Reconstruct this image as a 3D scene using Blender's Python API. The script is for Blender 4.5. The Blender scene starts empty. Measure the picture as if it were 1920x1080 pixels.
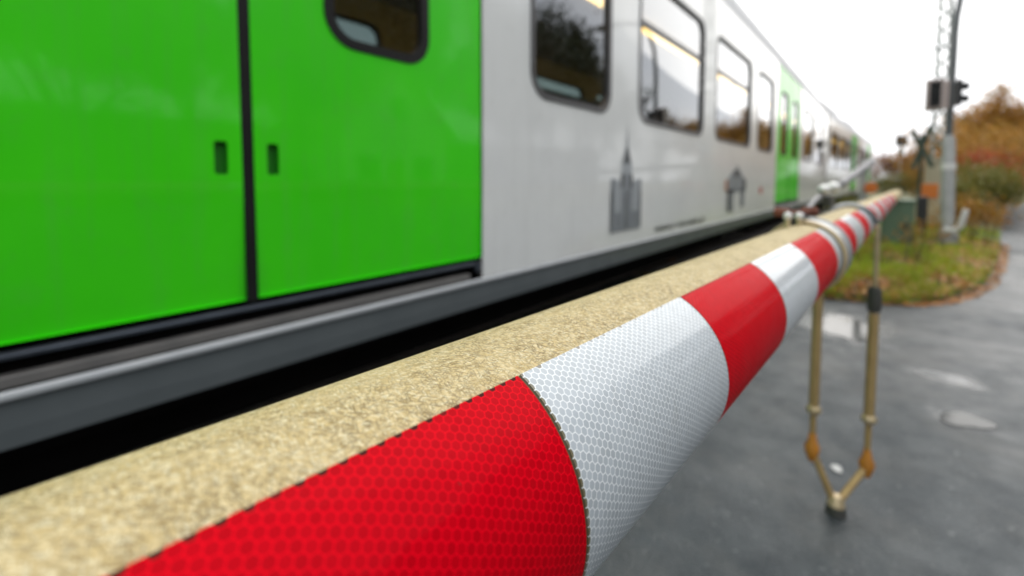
import bpy, bmesh, math, random
from math import sin, cos, pi, radians, sqrt
from mathutils import Vector, Matrix
random.seed(7)
S = bpy.context.scene
C = S.collection

# ------------------------------------------------------------------ camera
CAM_H = 1.10
YAW, PITCH = radians(39.624), radians(3.366)
fw = Vector((-sin(YAW)*cos(PITCH), cos(YAW)*cos(PITCH), -sin(PITCH)))
rt = Vector((cos(YAW), sin(YAW), 0.0))
up = rt.cross(fw)
cam = bpy.data.cameras.new('camera')
cam.sensor_width = 36.0
cam.lens = 15.94
cam.shift_y = -0.0781
cam.clip_start = 0.01
cam.clip_end = 3000
cam.dof.use_dof = True
cam.dof.focus_distance = 0.212
cam.dof.aperture_fstop = 4.7
cam_ob = bpy.data.objects.new('camera', cam)
cam_ob.matrix_world = Matrix(((rt.x, up.x, -fw.x, 0), (rt.y, up.y, -fw.y, 0), (rt.z, up.z, -fw.z, CAM_H), (0, 0, 0, 1)))
C.objects.link(cam_ob)
S.camera = cam_ob

# ------------------------------------------------------------------ sky and sun (overcast)
SUN_EL, SUN_AZ = radians(38), radians(-10)          # azimuth from +Y (along the track) towards +X
world = bpy.data.worlds.new('World')
S.world = world
world.use_nodes = True
wt = world.node_tree
wt.nodes.clear()
wo = wt.nodes.new('ShaderNodeOutputWorld')
bg = wt.nodes.new('ShaderNodeBackground')
sky = wt.nodes.new('ShaderNodeTexSky')
sky.sky_type = 'NISHITA'
sky.sun_disc = False
sky.sun_elevation = SUN_EL
sky.sun_rotation = SUN_AZ
sky.dust_density = 4.0
hs = wt.nodes.new('ShaderNodeHueSaturation')
hs.inputs['Saturation'].default_value = 0.45
wmix = wt.nodes.new('ShaderNodeMixRGB')
wmix.inputs[0].default_value = 0.80                 # the cloud cover
wtc = wt.nodes.new('ShaderNodeTexCoord')
wmp = wt.nodes.new('ShaderNodeMapping')
wmp.inputs['Scale'].default_value = (1.0, 1.0, 2.6)
wn = wt.nodes.new('ShaderNodeTexNoise')
wn.inputs['Scale'].default_value = 2.2
wn.inputs['Detail'].default_value = 5
wr = wt.nodes.new('ShaderNodeValToRGB')
wr.color_ramp.elements[0].position = 0.32
wr.color_ramp.elements[0].color = (0.78, 0.81, 0.86, 1)
wr.color_ramp.elements[1].position = 0.62
wr.color_ramp.elements[1].color = (1.0, 0.995, 0.98, 1)
wmul = wt.nodes.new('ShaderNodeMixRGB')
wmul.blend_type = 'MULTIPLY'
wmul.inputs[0].default_value = 1.0
wmul.inputs[2].default_value = (11.5, 11.6, 11.8, 1)
L = wt.links.new
L(wtc.outputs['Generated'], wmp.inputs['Vector'])
L(wmp.outputs[0], wn.inputs['Vector'])
L(wn.outputs[0], wr.inputs[0])
L(wr.outputs[0], wmul.inputs[1])
L(sky.outputs[0], hs.inputs['Color'])
L(hs.outputs[0], wmix.inputs[1])
L(wmul.outputs[0], wmix.inputs[2])
L(wmix.outputs[0], bg.inputs[0])
bg.inputs[1].default_value = 0.10
L(bg.outputs[0], wo.inputs[0])
sun = bpy.data.lights.new('sun', 'SUN')
sun.energy = 1.0
sun.angle = radians(75)
sun.color = (1.0, 0.95, 0.87)
sun_ob = bpy.data.objects.new('sun', sun)
sd = Vector((sin(SUN_AZ)*cos(SUN_EL), cos(SUN_AZ)*cos(SUN_EL), sin(SUN_EL)))
sun_ob.rotation_euler = sd.to_track_quat('Z', 'Y').to_euler()
sun_ob.location = (3, 20, 15)
C.objects.link(sun_ob)

S.view_settings.view_transform = 'Standard'
S.view_settings.look = 'None'
S.view_settings.gamma = 1.0
S.view_settings.exposure = 0.70
S.render.engine = 'CYCLES'
S.cycles.use_denoising = True
S.cycles.max_bounces = 10
S.cycles.transparent_max_bounces = 16
S.cycles.caustics_reflective = False
S.cycles.caustics_refractive = False
S.cycles.sample_clamp_indirect = 6.0

# ------------------------------------------------------------------ materials
MATS = {}
class NT:
    def __init__(s, name):
        s.m = bpy.data.materials.new(name); s.m.use_nodes = True
        s.t = s.m.node_tree; s.b = s.t.nodes['Principled BSDF']
        MATS[name] = s.m
    def n(s, typ, **k):
        x = s.t.nodes.new(typ)
        for a, b in k.items(): setattr(x, a, b)
        return x
    def l(s, a, b): s.t.links.new(a, b)
    def math(s, op, a, b=None, c=None, clamp=False):
        x = s.n('ShaderNodeMath', operation=op, use_clamp=clamp)
        for i, v in enumerate((a, b, c)):
            if v is None: continue
            if isinstance(v, (int, float)): x.inputs[i].default_value = v
            else: s.l(v, x.inputs[i])
        return x.outputs[0]
    def mix(s, f, a, b, mode='MIX'):
        x = s.n('ShaderNodeMixRGB', blend_type=mode)
        for i, v in enumerate((f, a, b)):
            if isinstance(v, (int, float)): x.inputs[i].default_value = v
            elif isinstance(v, tuple): x.inputs[i].default_value = (*v[:3], 1)
            else: s.l(v, x.inputs[i])
        return x.outputs[0]
    def noise(s, vec, scale, detail=4, rough=.55, dist=0.0):
        x = s.n('ShaderNodeTexNoise')
        x.inputs['Scale'].default_value = scale; x.inputs['Detail'].default_value = detail
        x.inputs['Roughness'].default_value = rough; x.inputs['Distortion'].default_value = dist
        if vec is not None: s.l(vec, x.inputs['Vector'])
        return x.outputs[0]
    def ramp(s, f, stops):
        x = s.n('ShaderNodeValToRGB'); e = x.color_ramp.elements
        while len(e) < len(stops): e.new(.5)
        for i, (p, c) in enumerate(stops):
            e[i].position = p
            e[i].color = (c, c, c, 1) if isinstance(c, (int, float)) else (*c, 1)
        s.l(f, x.inputs[0]); return x.outputs[0]
    def coord(s, which='Object'): return s.n('ShaderNodeTexCoord').outputs[which]
    def bump(s, h, strength=.3, dist=.01):
        x = s.n('ShaderNodeBump'); x.inputs['Strength'].default_value = strength
        x.inputs['Distance'].default_value = dist; s.l(h, x.inputs['Height'])
        s.l(x.outputs[0], s.b.inputs['Normal']); return x
    def put(s, key, v):
        if isinstance(v, (int, float)): s.b.inputs[key].default_value = v
        elif isinstance(v, tuple): s.b.inputs[key].default_value = (*v[:3], 1)
        else: s.l(v, s.b.inputs[key])

def simple(name, c1, c2=None, rough=.5, scale=6, metallic=0.0, coat=0.0, bump=0.0, rvar=.12, detail=5, bdist=.004, stretch=None):
    t = NT(name)
    c2 = c2 or tuple(v*.8 for v in c1)
    v = t.coord()
    if stretch:
        mp = t.n('ShaderNodeMapping'); mp.inputs['Scale'].default_value = stretch; t.l(v, mp.inputs['Vector']); v = mp.outputs[0]
    n = t.noise(v, scale, detail)
    f = t.ramp(n, [(.3, 0.0), (.7, 1.0)])
    t.put('Base Color', t.mix(f, c1, c2))
    t.put('Roughness', t.math('MULTIPLY_ADD', n, rvar*2, rough-rvar))
    t.put('Metallic', metallic)
    t.put('Coat Weight', coat); t.put('Coat Roughness', .08)
    if bump: t.bump(n, bump, bdist)
    return t.m

# train paints
def paint(name, c1, c2, rough, coat, wav=.004):
    t = NT(name); v = t.coord()
    n = t.noise(v, 2.3, 4)
    grime = t.noise(v, 9, 6, .65)
    col = t.mix(t.ramp(n, [(.35, 0.0), (.7, 1.0)]), c1, c2)
    col = t.mix(t.math('MULTIPLY', t.ramp(grime, [(.55, 0.0), (.8, 1.0)]), .10), col, (.22, .2, .16))
    mp = t.n('ShaderNodeMapping'); mp.inputs['Scale'].default_value = (1, 9, .5); t.l(v, mp.inputs['Vector'])
    streak = t.ramp(t.noise(mp.outputs[0], 3.0, 5, .6), [(.50, 0.0), (.78, 1.0)])
    col = t.mix(t.math('MULTIPLY', streak, .09), col, (.20, .19, .16))
    t.put('Base Color', col)
    t.put('Roughness', t.math('MULTIPLY_ADD', grime, .12, rough))
    t.put('Coat Weight', coat); t.put('Coat Roughness', .05); t.put('Specular IOR Level', .22)
    wv = t.noise(v, 1.1, 2)
    t.bump(wv, .12, wav)
    return t.m
paint('green_paint', (.052, .75, .004), (.042, .69, .003), .40, .42)
paint('white_paint', (.83, .84, .82), (.78, .79, .775), .26, .6)
paint('roof_paint', (.60, .61, .62), (.53, .54, .56), .45, .0)
simple('skirt_grey', (.12, .135, .14), (.10, .115, .12), .42, 5)
simple('underframe_black', (.004, .004, .004), (.007, .006, .006), .9, 4)
MATS['underframe_black'].node_tree.nodes['Principled BSDF'].inputs['Specular IOR Level'].default_value = .03
simple('rubber_black', (.008, .008, .008), (.012, .012, .012), .6, 8)
MATS['rubber_black'].node_tree.nodes['Principled BSDF'].inputs['Specular IOR Level'].default_value = .2
simple('step_steel', (.10, .115, .14), (.07, .08, .10), .38, 12, .6)
simple('step_beige', (.19, .18, .17), (.14, .135, .13), .5, 9, .1)
simple('lip_metal', (.50, .52, .53), (.44, .46, .48), .45, 9, .0)
simple('frame_grey', (.035, .035, .038), (.05, .05, .055), .4, 14)
simple('window_aluminium', (.42, .42, .45), (.34, .34, .37), .35, 14, .5)
simple('handle_green', (.014, .26, .006), (.011, .22, .005), .45, 20)
simple('print_grey', (.20, .22, .24), (.27, .29, .31), .4, 12)
simple('print_dark', (.05, .055, .06), (.08, .085, .09), .4, 12)
simple('print_light', (.40, .43, .45), (.34, .36, .38), .4, 12)
simple('print_red', (.62, .05, .05), (.5, .04, .04), .4, 12)
simple('print_orange', (.55, .24, .13), (.45, .2, .1), .4, 12)
simple('interior_lining', (.42, .43, .41), (.35, .36, .34), .55, 3)
simple('interior_floor', (.10, .11, .12), (.07, .08, .09), .6, 8)
simple('seat_fabric', (.05, .07, .11), (.09, .10, .10), .9, 18)
simple('seat_shell', (.35, .36, .36), (.28, .28, .28), .5, 9)
simple('handrail_yellow', (.75, .42, .03), (.65, .36, .03), .35, 9)
t = NT('lamp_warm'); t.put('Base Color', (.9, .8, .6)); t.put('Emission Color', (1.0, .55, .15)); t.put('Emission Strength', 5.0)
t = NT('lamp_red'); t.put('Base Color', (.5, .03, .02)); t.put('Roughness', .25)
# glass
t = NT('train_glass')
fr = t.n('ShaderNodeFresnel'); fr.inputs['IOR'].default_value = 1.85
tr = t.n('ShaderNodeBsdfTransparent'); tr.inputs[0].default_value = (.33, .39, .38, 1)
gl = t.n('ShaderNodeBsdfGlossy'); gl.inputs['Roughness'].default_value = .015; gl.inputs[0].default_value = (.95, .97, 1, 1)
nb = t.noise(t.coord(), 1.3, 1)
bp = t.n('ShaderNodeBump'); bp.inputs['Strength'].default_value = .08; bp.inputs['Distance'].default_value = .006
t.l(nb, bp.inputs['Height']); t.l(bp.outputs[0], gl.inputs['Normal'])
mx = t.n('ShaderNodeMixShader'); t.l(t.math('MULTIPLY_ADD', fr.outputs[0], 1.15, .06, clamp=True), mx.inputs[0]); t.l(tr.outputs[0], mx.inputs[1]); t.l(gl.outputs[0], mx.inputs[2])
t.l(mx.outputs[0], t.t.nodes['Material Output'].inputs['Surface'])

# fibreglass of the boom: woven short strands, weathered
t = NT('fibreglass')
uv = t.coord('UV')
def strands(rot, sx, sy, scale, seed, width):
    mp = t.n('ShaderNodeMapping', vector_type='TEXTURE'); mp.inputs['Rotation'].default_value = (0, 0, rot)
    mp.inputs['Scale'].default_value = (1/sx, 1/sy, 1); mp.inputs['Location'].default_value = (seed, seed*1.7, 0)
    t.l(uv, mp.inputs['Vector'])
    n = t.noise(mp.outputs[0], scale, 1.0, .5, .35)
    return t.ramp(n, [(.36, 1.0), (.40, 0.0)]) if not width else t.ramp(n, [(.60, 0.0), (.66, 1.0)])
dk = [strands(ro, 1.0, .11, sc, sd_, 0) for ro, sc, sd_ in ((.35, 1900, 3.1), (-.6, 1700, 8.4), (1.25, 2000, 1.9), (2.1, 1600, 5.5), (2.7, 1800, 7.7))]
fib = dk[0]
for q in dk[1:]: fib = t.math('MAXIMUM', fib, q)
lit = [strands(ro, 1.0, .11, sc, sd_, 1) for ro, sc, sd_ in ((.1, 1700, 13.1), (-.9, 1900, 18.4), (1.7, 1600, 11.9))]
li = t.math('MAXIMUM', t.math('MAXIMUM', lit[0], lit[1]), lit[2])
zone = t.ramp(t.noise(uv, 34, 3, .6), [(.30, .35), (.62, 1.0)])
base = t.mix(t.ramp(t.noise(uv, 150, 4, .65), [(.35, 0.0), (.65, 1.0)]), (.65, .52, .275), (.56, .425, .19))
base = t.mix(t.math('MULTIPLY', li, .75), base, (.78, .72, .50))
base = t.mix(t.math('MULTIPLY', t.math('MULTIPLY', fib, zone), .80), base, (.15, .098, .028))
spk = t.ramp(t.noise(uv, 230, 2), [(.72, 0.0), (.77, 1.0)])
base = t.mix(t.math('MULTIPLY', spk, .5), base, (.06, .06, .03))
t.put('Base Color', base); t.put('Roughness', .72)
hgt = t.math('SUBTRACT', t.math('MULTIPLY', t.noise(uv, 500, 3), .6), t.math('MULTIPLY', fib, .7))
t.bump(hgt, .55, .0006)

# retro-reflective sheeting, honeycomb cells; uv in metres, u along the boom, v round it
def honeycomb(name, line, cell, dirt, scallop_u):
    t = NT(name); A = .0036
    uv = t.coord('UV')
    p = t.n('ShaderNodeVectorMath', operation='SCALE'); t.l(uv, p.inputs[0]); p.inputs['Scale'].default_value = 1/A
    sep = t.n('ShaderNodeSeparateXYZ'); t.l(p.outputs[0], sep.inputs[0])
    R3 = sqrt(3)
    def grid(off):
        gx = t.math('SUBTRACT', t.math('FLOORED_MODULO', t.math('ADD', sep.outputs[0], R3*(.5-off*.5)), R3), R3/2)
        gy = t.math('SUBTRACT', t.math('FLOORED_MODULO', t.math('ADD', sep.outputs[1], 1*(.5-off*.5)), 1.0), .5)
        ln = t.math('ADD', t.math('MULTIPLY', gx, gx), t.math('MULTIPLY', gy, gy))
        return gx, gy, ln
    a, b = grid(0), grid(1)
    pick = t.math('LESS_THAN', a[2], b[2])
    def sel(i): return t.math('ADD', t.math('MULTIPLY', pick, a[i]), t.math('MULTIPLY', t.math('SUBTRACT', 1.0, pick), b[i]))
    gx, gy = sel(0), sel(1)
    ax, ay = t.math('ABSOLUTE', gx), t.math('ABSOLUTE', gy)
    d = t.math('MAXIMUM', ay, t.math('ADD', t.math('MULTIPLY', ay, .5), t.math('MULTIPLY', ax, .8660254)))
    edge = t.ramp(d, [(.415, 0.0), (.455, 1.0)])
    inner = t.ramp(d, [(.41, 1.0), (.45, 0.0)])
    cx, cy = t.math('SUBTRACT', sep.outputs[0], gx), t.math('SUBTRACT', sep.outputs[1], gy)
    cmb = t.n('ShaderNodeCombineXYZ'); t.l(cx, cmb.inputs[0]); t.l(cy, cmb.inputs[1])
    wn = t.n('ShaderNodeTexWhiteNoise', noise_dimensions='2D'); t.l(cmb.outputs[0], wn.inputs['Vector'])
    rnd = wn.outputs['Value']
    ccol = t.mix(rnd, cell, tuple(v*.86 for v in cell))
    col = t.mix(edge, ccol, line)
    # cells cut open along the sheet's edges fill with dirt
    nv = t.math('LESS_THAN', t.math('ABSOLUTE', cy), .3)
    m = t.math('MULTIPLY', nv, inner)
    if scallop_u:
        nu = t.math('MULTIPLY', t.math('LESS_THAN', t.math('ABSOLUTE', cx), .3), t.math('LESS_THAN', sep.outputs[0], .36))
        worn = t.ramp(t.noise(uv, 130, 2), [(.48, 0.0), (.58, .8)])
        m = t.math('MAXIMUM', t.math('MULTIPLY', m, worn), t.math('MULTIPLY', nu, inner))
    m = t.math('MULTIPLY', m, t.ramp(t.noise(uv, 70, 2), [(.25, .55), (.5, 1.0)]))
    col = t.mix(m, col, dirt)
    smudge = t.ramp(t.noise(uv, 26, 6, .65), [(.56, 0.0), (.85, .28)])
    speck = t.ramp(t.noise(uv, 420, 1.5), [(.74, 0.0), (.79, .7)])
    col = t.mix(speck, col, (.16, .13, .08) if scallop_u else (.22, .03, .03))
    col = t.mix(t.math('MULTIPLY', smudge, 1.0 if scallop_u else .35), col, (.22, .19, .12) if scallop_u else (.20, .02, .02))
    t.put('Base Color', col)
    t.put('Roughness', t.math('MULTIPLY_ADD', t.noise(uv, 55, 4), .2, .40))
    t.put('Coat Weight', .045 if not scallop_u else .45); t.put('Coat Roughness', .07); t.put('Specular IOR Level', .015 if not scallop_u else .2)
    hb = t.math('ADD', t.math('MULTIPLY', edge, .35), t.math('MULTIPLY', t.noise(uv, 160, 2), .25))
    t.bump(t.math('SUBTRACT', hb, t.math('MULTIPLY', m, 2.0)), .35, .0003)
    # fine scratches
    return t.m
honeycomb('sheet_red', (.76, .001, .011), (.50, .0006, .007), (.06, .012, .010), False)
honeycomb('sheet_white', (.76, .785, .79), (.45, .495, .53), (.15, .13, .07), True)
simple('seam_dirt', (.055, .05, .022), (.10, .085, .04), .85, 300, bump=.5, bdist=.0005)
simple('galvanised', (.46, .47, .46), (.34, .35, .35), .42, 40, .7, bump=.1)
simple('galvanised_dull', (.34, .34, .33), (.24, .25, .24), .55, 14, .35)
simple('brass_tube', (.50, .35, .15), (.38, .26, .11), .45, 18, .3)
simple('brass_pale', (.60, .48, .30), (.46, .36, .2), .38, 30, .4)
simple('rust_orange', (.55, .22, .02), (.40, .16, .02), .7, 40, bump=.3)
simple('dark_rubber', (.04, .042, .034), (.06, .058, .05), .8, 30, bump=.2)
simple('rust_brown', (.20, .06, .03), (.13, .045, .03), .8, 30, bump=.2)
simple('plastic_white', (.78, .78, .75), (.68, .68, .66), .35, 9)
simple('cabinet_green', (.11, .18, .11), (.085, .145, .09), .5, 4, bump=.05)
simple('cabinet_beige', (.50, .43, .31), (.42, .36, .26), .6, 5, bump=.05)
simple('signal_orange', (.72, .20, .025), (.62, .16, .02), .5, 5)
simple('mast_grey', (.46, .47, .45), (.34, .35, .34), .55, 5, .1)
simple('pole_dark', (.10, .11, .11), (.14, .145, .145), .5, 5, .2)
simple('lattice_steel', (.24, .27, .24), (.17, .19, .17), .6, 6, .2)
simple('brace_grey', (.20, .20, .21), (.15, .15, .16), .6, 6)
simple('signal_black', (.012, .013, .013), (.02, .02, .02), .5, 5)
simple('signal_casing', (.50, .42, .38), (.42, .35, .32), .5, 5)
simple('cross_green', (.05, .075, .05), (.035, .05, .035), .6, 5)
simple('bark', (.085, .065, .048), (.05, .04, .03), .9, 12, bump=.6, bdist=.02, stretch=(1, 1, .25))
simple('added_hedge_core', (.02, .026, .012), (.028, .034, .016), .95, 6)
simple('concrete', (.30, .29, .27), (.22, .21, .2), .85, 14, bump=.3)
simple('rail_steel', (.20, .17, .15), (.13, .11, .1), .45, 14, .5)
simple('house_render', (.62, .58, .50), (.54, .50, .43), .85, 3, bump=.1)
simple('roof_tile', (.26, .12, .08), (.18, .09, .065), .7, 9, bump=.4)
simple('frame_white', (.75, .75, .73), (.68, .68, .66), .4, 5)
simple('pane_dark', (.02, .025, .03), (.03, .035, .04), .08, 3, rvar=.02)
simple('brick_far', (.30, .17, .13), (.24, .14, .11), .85, 6)
simple('paper_scrap', (.62, .62, .60), (.5, .5, .5), .7, 40)

def foliage(name, cols, rough=.6, trans=.25):
    t = NT(name)
    g = t.n('ShaderNodeNewGeometry')
    stops = [(i/(len(cols)-1), c) for i, c in enumerate(cols)]
    col = t.ramp(g.outputs['Random Per Island'], stops)
    n = t.noise(t.coord(), 1.4, 3)
    col = t.mix(t.ramp(n, [(.4, 0.0), (.65, .45)]), col, tuple(v*.55 for v in cols[0]))
    t.put('Base Color', col); t.put('Roughness', rough)
    t.put('Subsurface Weight', 0.0)
    if trans:
        tl = t.n('ShaderNodeBsdfTranslucent'); t.l(col, tl.inputs[0])
        mx = t.n('ShaderNodeMixShader'); mx.inputs[0].default_value = trans
        t.l(t.b.outputs[0], mx.inputs[1]); t.l(tl.outputs[0], mx.inputs[2])
        t.l(mx.outputs[0], t.t.nodes['Material Output'].inputs['Surface'])
    return t.m
foliage('leaf_ochre', [(0.419, 0.184, 0.025), (0.575, 0.269, 0.034), (0.314, 0.147, 0.027), (0.446, 0.269, 0.040), (0.235, 0.184, 0.027)])
foliage('leaf_russet', [(0.425, 0.076, 0.030), (0.552, 0.119, 0.036), (0.319, 0.085, 0.036), (0.468, 0.153, 0.036)])
foliage('leaf_olive', [(0.142, 0.160, 0.026), (0.242, 0.209, 0.036), (0.126, 0.146, 0.024), (0.312, 0.209, 0.036)])
foliage('leaf_brown_far', [(0.251, 0.114, 0.061), (0.334, 0.142, 0.076), (0.209, 0.114, 0.061), (0.178, 0.095, 0.054)])
foliage('leaf_winter', [(.06, .05, .03), (.08, .06, .035), (.05, .045, .03)])
foliage('leaf_evergreen', [(0.021, 0.035, 0.016), (0.033, 0.050, 0.021), (0.017, 0.029, 0.014), (0.043, 0.050, 0.023)], .6, .1)
foliage('grass_blade', [(0.311, 0.487, 0.026), (0.437, 0.592, 0.029), (0.238, 0.383, 0.026), (0.547, 0.557, 0.043), (0.365, 0.295, 0.043)], .55)
foliage('fallen_leaf', [(0.562, 0.209, 0.043), (0.600, 0.285, 0.058), (0.398, 0.141, 0.034), (0.600, 0.342, 0.096), (0.281, 0.114, 0.029)], .55, 0)

# ground
t = NT('soil'); v = t.coord()
n = t.noise(v, 2.5, 8, .65)
t.put('Base Color', t.mix(t.ramp(n, [(.35, 0.0), (.65, 1.0)]), (.085, .06, .03), (.10, .13, .025)))
t.put('Roughness', .9); t.bump(n, .6, .03)
t = NT('wet_asphalt'); v = t.coord()
big = t.noise(v, .55, 5, .6, .6)
mid = t.noise(v, 7, 5, .6)
fine = t.noise(v, 160, 3, .6)
vor = t.n('ShaderNodeTexVoronoi'); vor.inputs['Scale'].default_value = 120; t.l(v, vor.inputs['Vector'])
col = t.mix(t.ramp(mid, [(.3, 0.0), (.7, 1.0)]), (.040, .050, .057), (.021, .028, .034))
col = t.mix(t.ramp(fine, [(.55, 0.0), (.75, .5)]), col, (.12, .13, .13))
stone = t.ramp(t.noise(v, 34, 2), [(.68, 0.0), (.72, 1.0)])
col = t.mix(t.math('MULTIPLY', stone, .5), col, (.24, .25, .25))
col = t.mix(t.ramp(t.noise(v, 2.1, 5, .65), [(.48, 0.0), (.70, .55)]), col, (.095, .093, .088))
t.put('Base Color', col)
rgh = t.ramp(t.math('ADD', t.math('MULTIPLY', big, .75), t.math('MULTIPLY', mid, .25)), [(.36, .22), (.48, .42), (.64, .66)])
wet = None                                           # damp film round the puddles
for px, py, rx, ry in ((.315, 2.89, .13, .15), (-.20, 4.2, .36, .55), (.30, 3.45, .20, .14)):
    mp = t.n('ShaderNodeMapping'); mp.inputs['Location'].default_value = (-px/rx, -py/ry, 0); mp.inputs['Scale'].default_value = (1/rx, 1/ry, 0)
    t.l(v, mp.inputs['Vector'])
    ln = t.n('ShaderNodeVectorMath', operation='LENGTH'); t.l(mp.outputs[0], ln.inputs[0])
    dd = t.math('ADD', ln.outputs['Value'], t.math('MULTIPLY', t.math('SUBTRACT', mid, .5), 1.6))
    w1 = t.ramp(dd, [(.35, 1.0), (.95, 0.0)])
    wet = w1 if wet is None else t.math('MAXIMUM', wet, w1)
t.put('Roughness', t.mix(wet, rgh, (.17, .17, .17)))
t.put('Specular IOR Level', .40); t.put('Specular Tint', (.90, .96, 1.0))
t.bump(t.math('MULTIPLY', t.math('ADD', t.math('MULTIPLY', vor.outputs['Distance'], .8), t.math('MULTIPLY', fine, .5)), t.math('SUBTRACT', 1.0, t.math('MULTIPLY', wet, .85))), .6, .004)
t = NT('puddle_water'); t.put('Base Color', (.03, .035, .035)); t.put('Roughness', .10); t.put('IOR', 1.33); t.put('Specular IOR Level', .42)
t.bump(t.noise(t.coord(), 20, 2), .04, .002)
t = NT('ballast'); v = t.coord()
vo = t.n('ShaderNodeTexVoronoi'); vo.inputs['Scale'].default_value = 22; t.l(v, vo.inputs['Vector'])
t.put('Base Color', t.mix(vo.outputs['Color'], (.10, .09, .08), (.19, .17, .15))); t.put('Roughness', .9)
t.bump(vo.outputs['Distance'], .9, .03)

# ------------------------------------------------------------------ mesh helpers
class MB:
    def __init__(s): s.v = []; s.f = []; s.uv = {}
    def quad(s, *pts):
        i = len(s.v); s.v += [tuple(p) for p in pts]; s.f.append(tuple(range(i, i+len(pts))))
    def box(s, x0, x1, y0, y1, z0, z1):
        i = len(s.v)
        s.v += [(x0,y0,z0),(x1,y0,z0),(x1,y1,z0),(x0,y1,z0),(x0,y0,z1),(x1,y0,z1),(x1,y1,z1),(x0,y1,z1)]
        s.f += [tuple(i+k for k in q) for q in ((0,3,2,1),(4,5,6,7),(0,1,5,4),(1,2,6,5),(2,3,7,6),(3,0,4,7))]
        return s
    def tube(s, pts, rad, n=10, caps=True):
        pts = [Vector(p) for p in pts]
        if not isinstance(rad, (list, tuple)): rad = [rad]*len(pts)
        rings = []
        ref = None
        for k, p in enumerate(pts):
            d = (pts[min(k+1, len(pts)-1)]-pts[max(k-1, 0)]).normalized()
            if ref is None:
                ref = d.orthogonal().normalized()
            ref = (ref-d*ref.dot(d)).normalized()
            b = d.cross(ref)
            i = len(s.v)
            s.v += [tuple(p+(ref*cos(2*pi*j/n)+b*sin(2*pi*j/n))*rad[k]) for j in range(n)]
            rings.append(i)
        for a, b2 in zip(rings, rings[1:]):
            s.f += [(a+j, a+(j+1)%n, b2+(j+1)%n, b2+j) for j in range(n)]
        if caps:
            s.f.append(tuple(rings[0]+j for j in range(n))[::-1]); s.f.append(tuple(rings[-1]+j for j in range(n)))
        return s
    def ball(s, c, r, n=10, m=6, sc=(1,1,1)):
        i = len(s.v); c = Vector(c)
        s.v.append(tuple(c+Vector((0,0,r*sc[2]))))
        for a in range(1, m):
            th = pi*a/m
            s.v += [(c.x+r*sc[0]*sin(th)*cos(2*pi*j/n), c.y+r*sc[1]*sin(th)*sin(2*pi*j/n), c.z+r*sc[2]*cos(th)) for j in range(n)]
        s.v.append(tuple(c-Vector((0,0,r*sc[2]))))
        e = len(s.v)-1
        s.f += [(i, i+1+j, i+1+(j+1)%n) for j in range(n)]
        for a in range(m-2):
            o = i+1+a*n
            s.f += [(o+j, o+n+j, o+n+(j+1)%n, o+(j+1)%n) for j in range(n)]
        o = i+1+(m-2)*n
        s.f += [(o+j, e, o+(j+1)%n) for j in range(n)]
        return s

def obj(name, mb, mat, parent=None, smooth=False, bevel=0.0):
    me = bpy.data.meshes.new(name)
    me.from_pydata(mb.v, [], mb.f)
    me.materials.append(MATS[mat])
    if smooth:
        for p in me.polygons: p.use_smooth = True
    me.update()
    o = bpy.data.objects.new(name, me)
    C.objects.link(o)
    if parent: o.parent = parent
    if bevel:
        md = o.modifiers.new('bevel', 'BEVEL'); md.width = bevel; md.segments = 2; md.limit_method = 'ANGLE'
    if smooth:
        try: me.set_sharp_from_angle(angle=radians(40))
        except Exception: pass
    return o
def empty(name, loc, label, cat, group=None, rotz=0):
    o = bpy.data.objects.new(name, None); o.empty_display_size = .2
    o.location = loc; o.rotation_euler = (0, 0, rotz); C.objects.link(o)
    tag(o, label, cat, group); return o
def tag(o, label, cat, group=None):
    o['label'] = label; o['category'] = cat
    if group: o['group'] = group
    return o
def struct(o): o['kind'] = 'structure'; return o
def stuff(o, label, cat):
    tag(o, label, cat); o['kind'] = 'stuff'; return o

# ------------------------------------------------------------------ the ground
mb = MB(); mb.quad((-900,-900,-.012),(900,-900,-.012),(900,900,-.012),(-900,900,-.012))
struct(obj('ground', mb, 'soil'))
# wet road: the street over the crossing and the lane running off along the line
def poly(name, pts, z, mat):
    m = MB(); m.quad(*[(x, y, z) for x, y in pts]); return obj(name, m, mat)
verge_edge = [(-1.25,5.05),(-.80,5.10),(-.36,5.14),(-.05,5.20),(.18,5.32),(.40,5.62),(.62,6.15),(.84,6.95),(1.02,7.9),(1.22,9.2),(1.42,10.5),(1.75,13),(2.2,16.5),(2.75,20.5),(3.6,26.5),(4.1,30.5)]
road = [(-40,-9),(60,-9),(60,4.2),(9,5.2),(6.2,8),(5.2,12),(5.6,18),(6.6,24),(9,29),(16,31.5),(16,33.5),(6,32.5)] + verge_edge[::-1] + [(-40,5.0)]
struct(poly('road', road, 0.0, 'wet_asphalt'))
# raised verge between the track and the lane
verge_seg = []
for a, b in zip(verge_edge, verge_edge[1:]):
    n = max(2, int((Vector(b)-Vector(a)).length/.15))
    verge_seg += [Vector((a[0]+(b[0]-a[0])*k/n, a[1]+(b[1]-a[1])*k/n)) for k in range(n)]
def edge_x(y):
    for a, b in zip(verge_edge, verge_edge[1:]):
        if a[1] <= y <= b[1]: return a[0]+(b[0]-a[0])*(y-a[1])/(b[1]-a[1])
    return -1.25 if y < 6 else 4.1
def verge_h(x, y):
    p = Vector((x, y)); d = min((p-e).length for e in verge_seg)
    return min(.24, .004+.20*(1-math.exp(-d/.5)))+.02*sin(3.1*x+1.7*y)*min(1, d)+.012*sin(9*x-5*y)*min(1, d*2)
mb = MB()
vy = [5.05, 5.07, 5.10, 5.12, 5.14, 5.17, 5.2, 5.25, 5.32, 5.42, 5.55] + [5.75+.2*i for i in range(16)] + [9+.5*i for i in range(44)]
vf = [0, .03, .06, .1, .16, .24, .34, .46, .6, .75, .9, 1.0]
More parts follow.
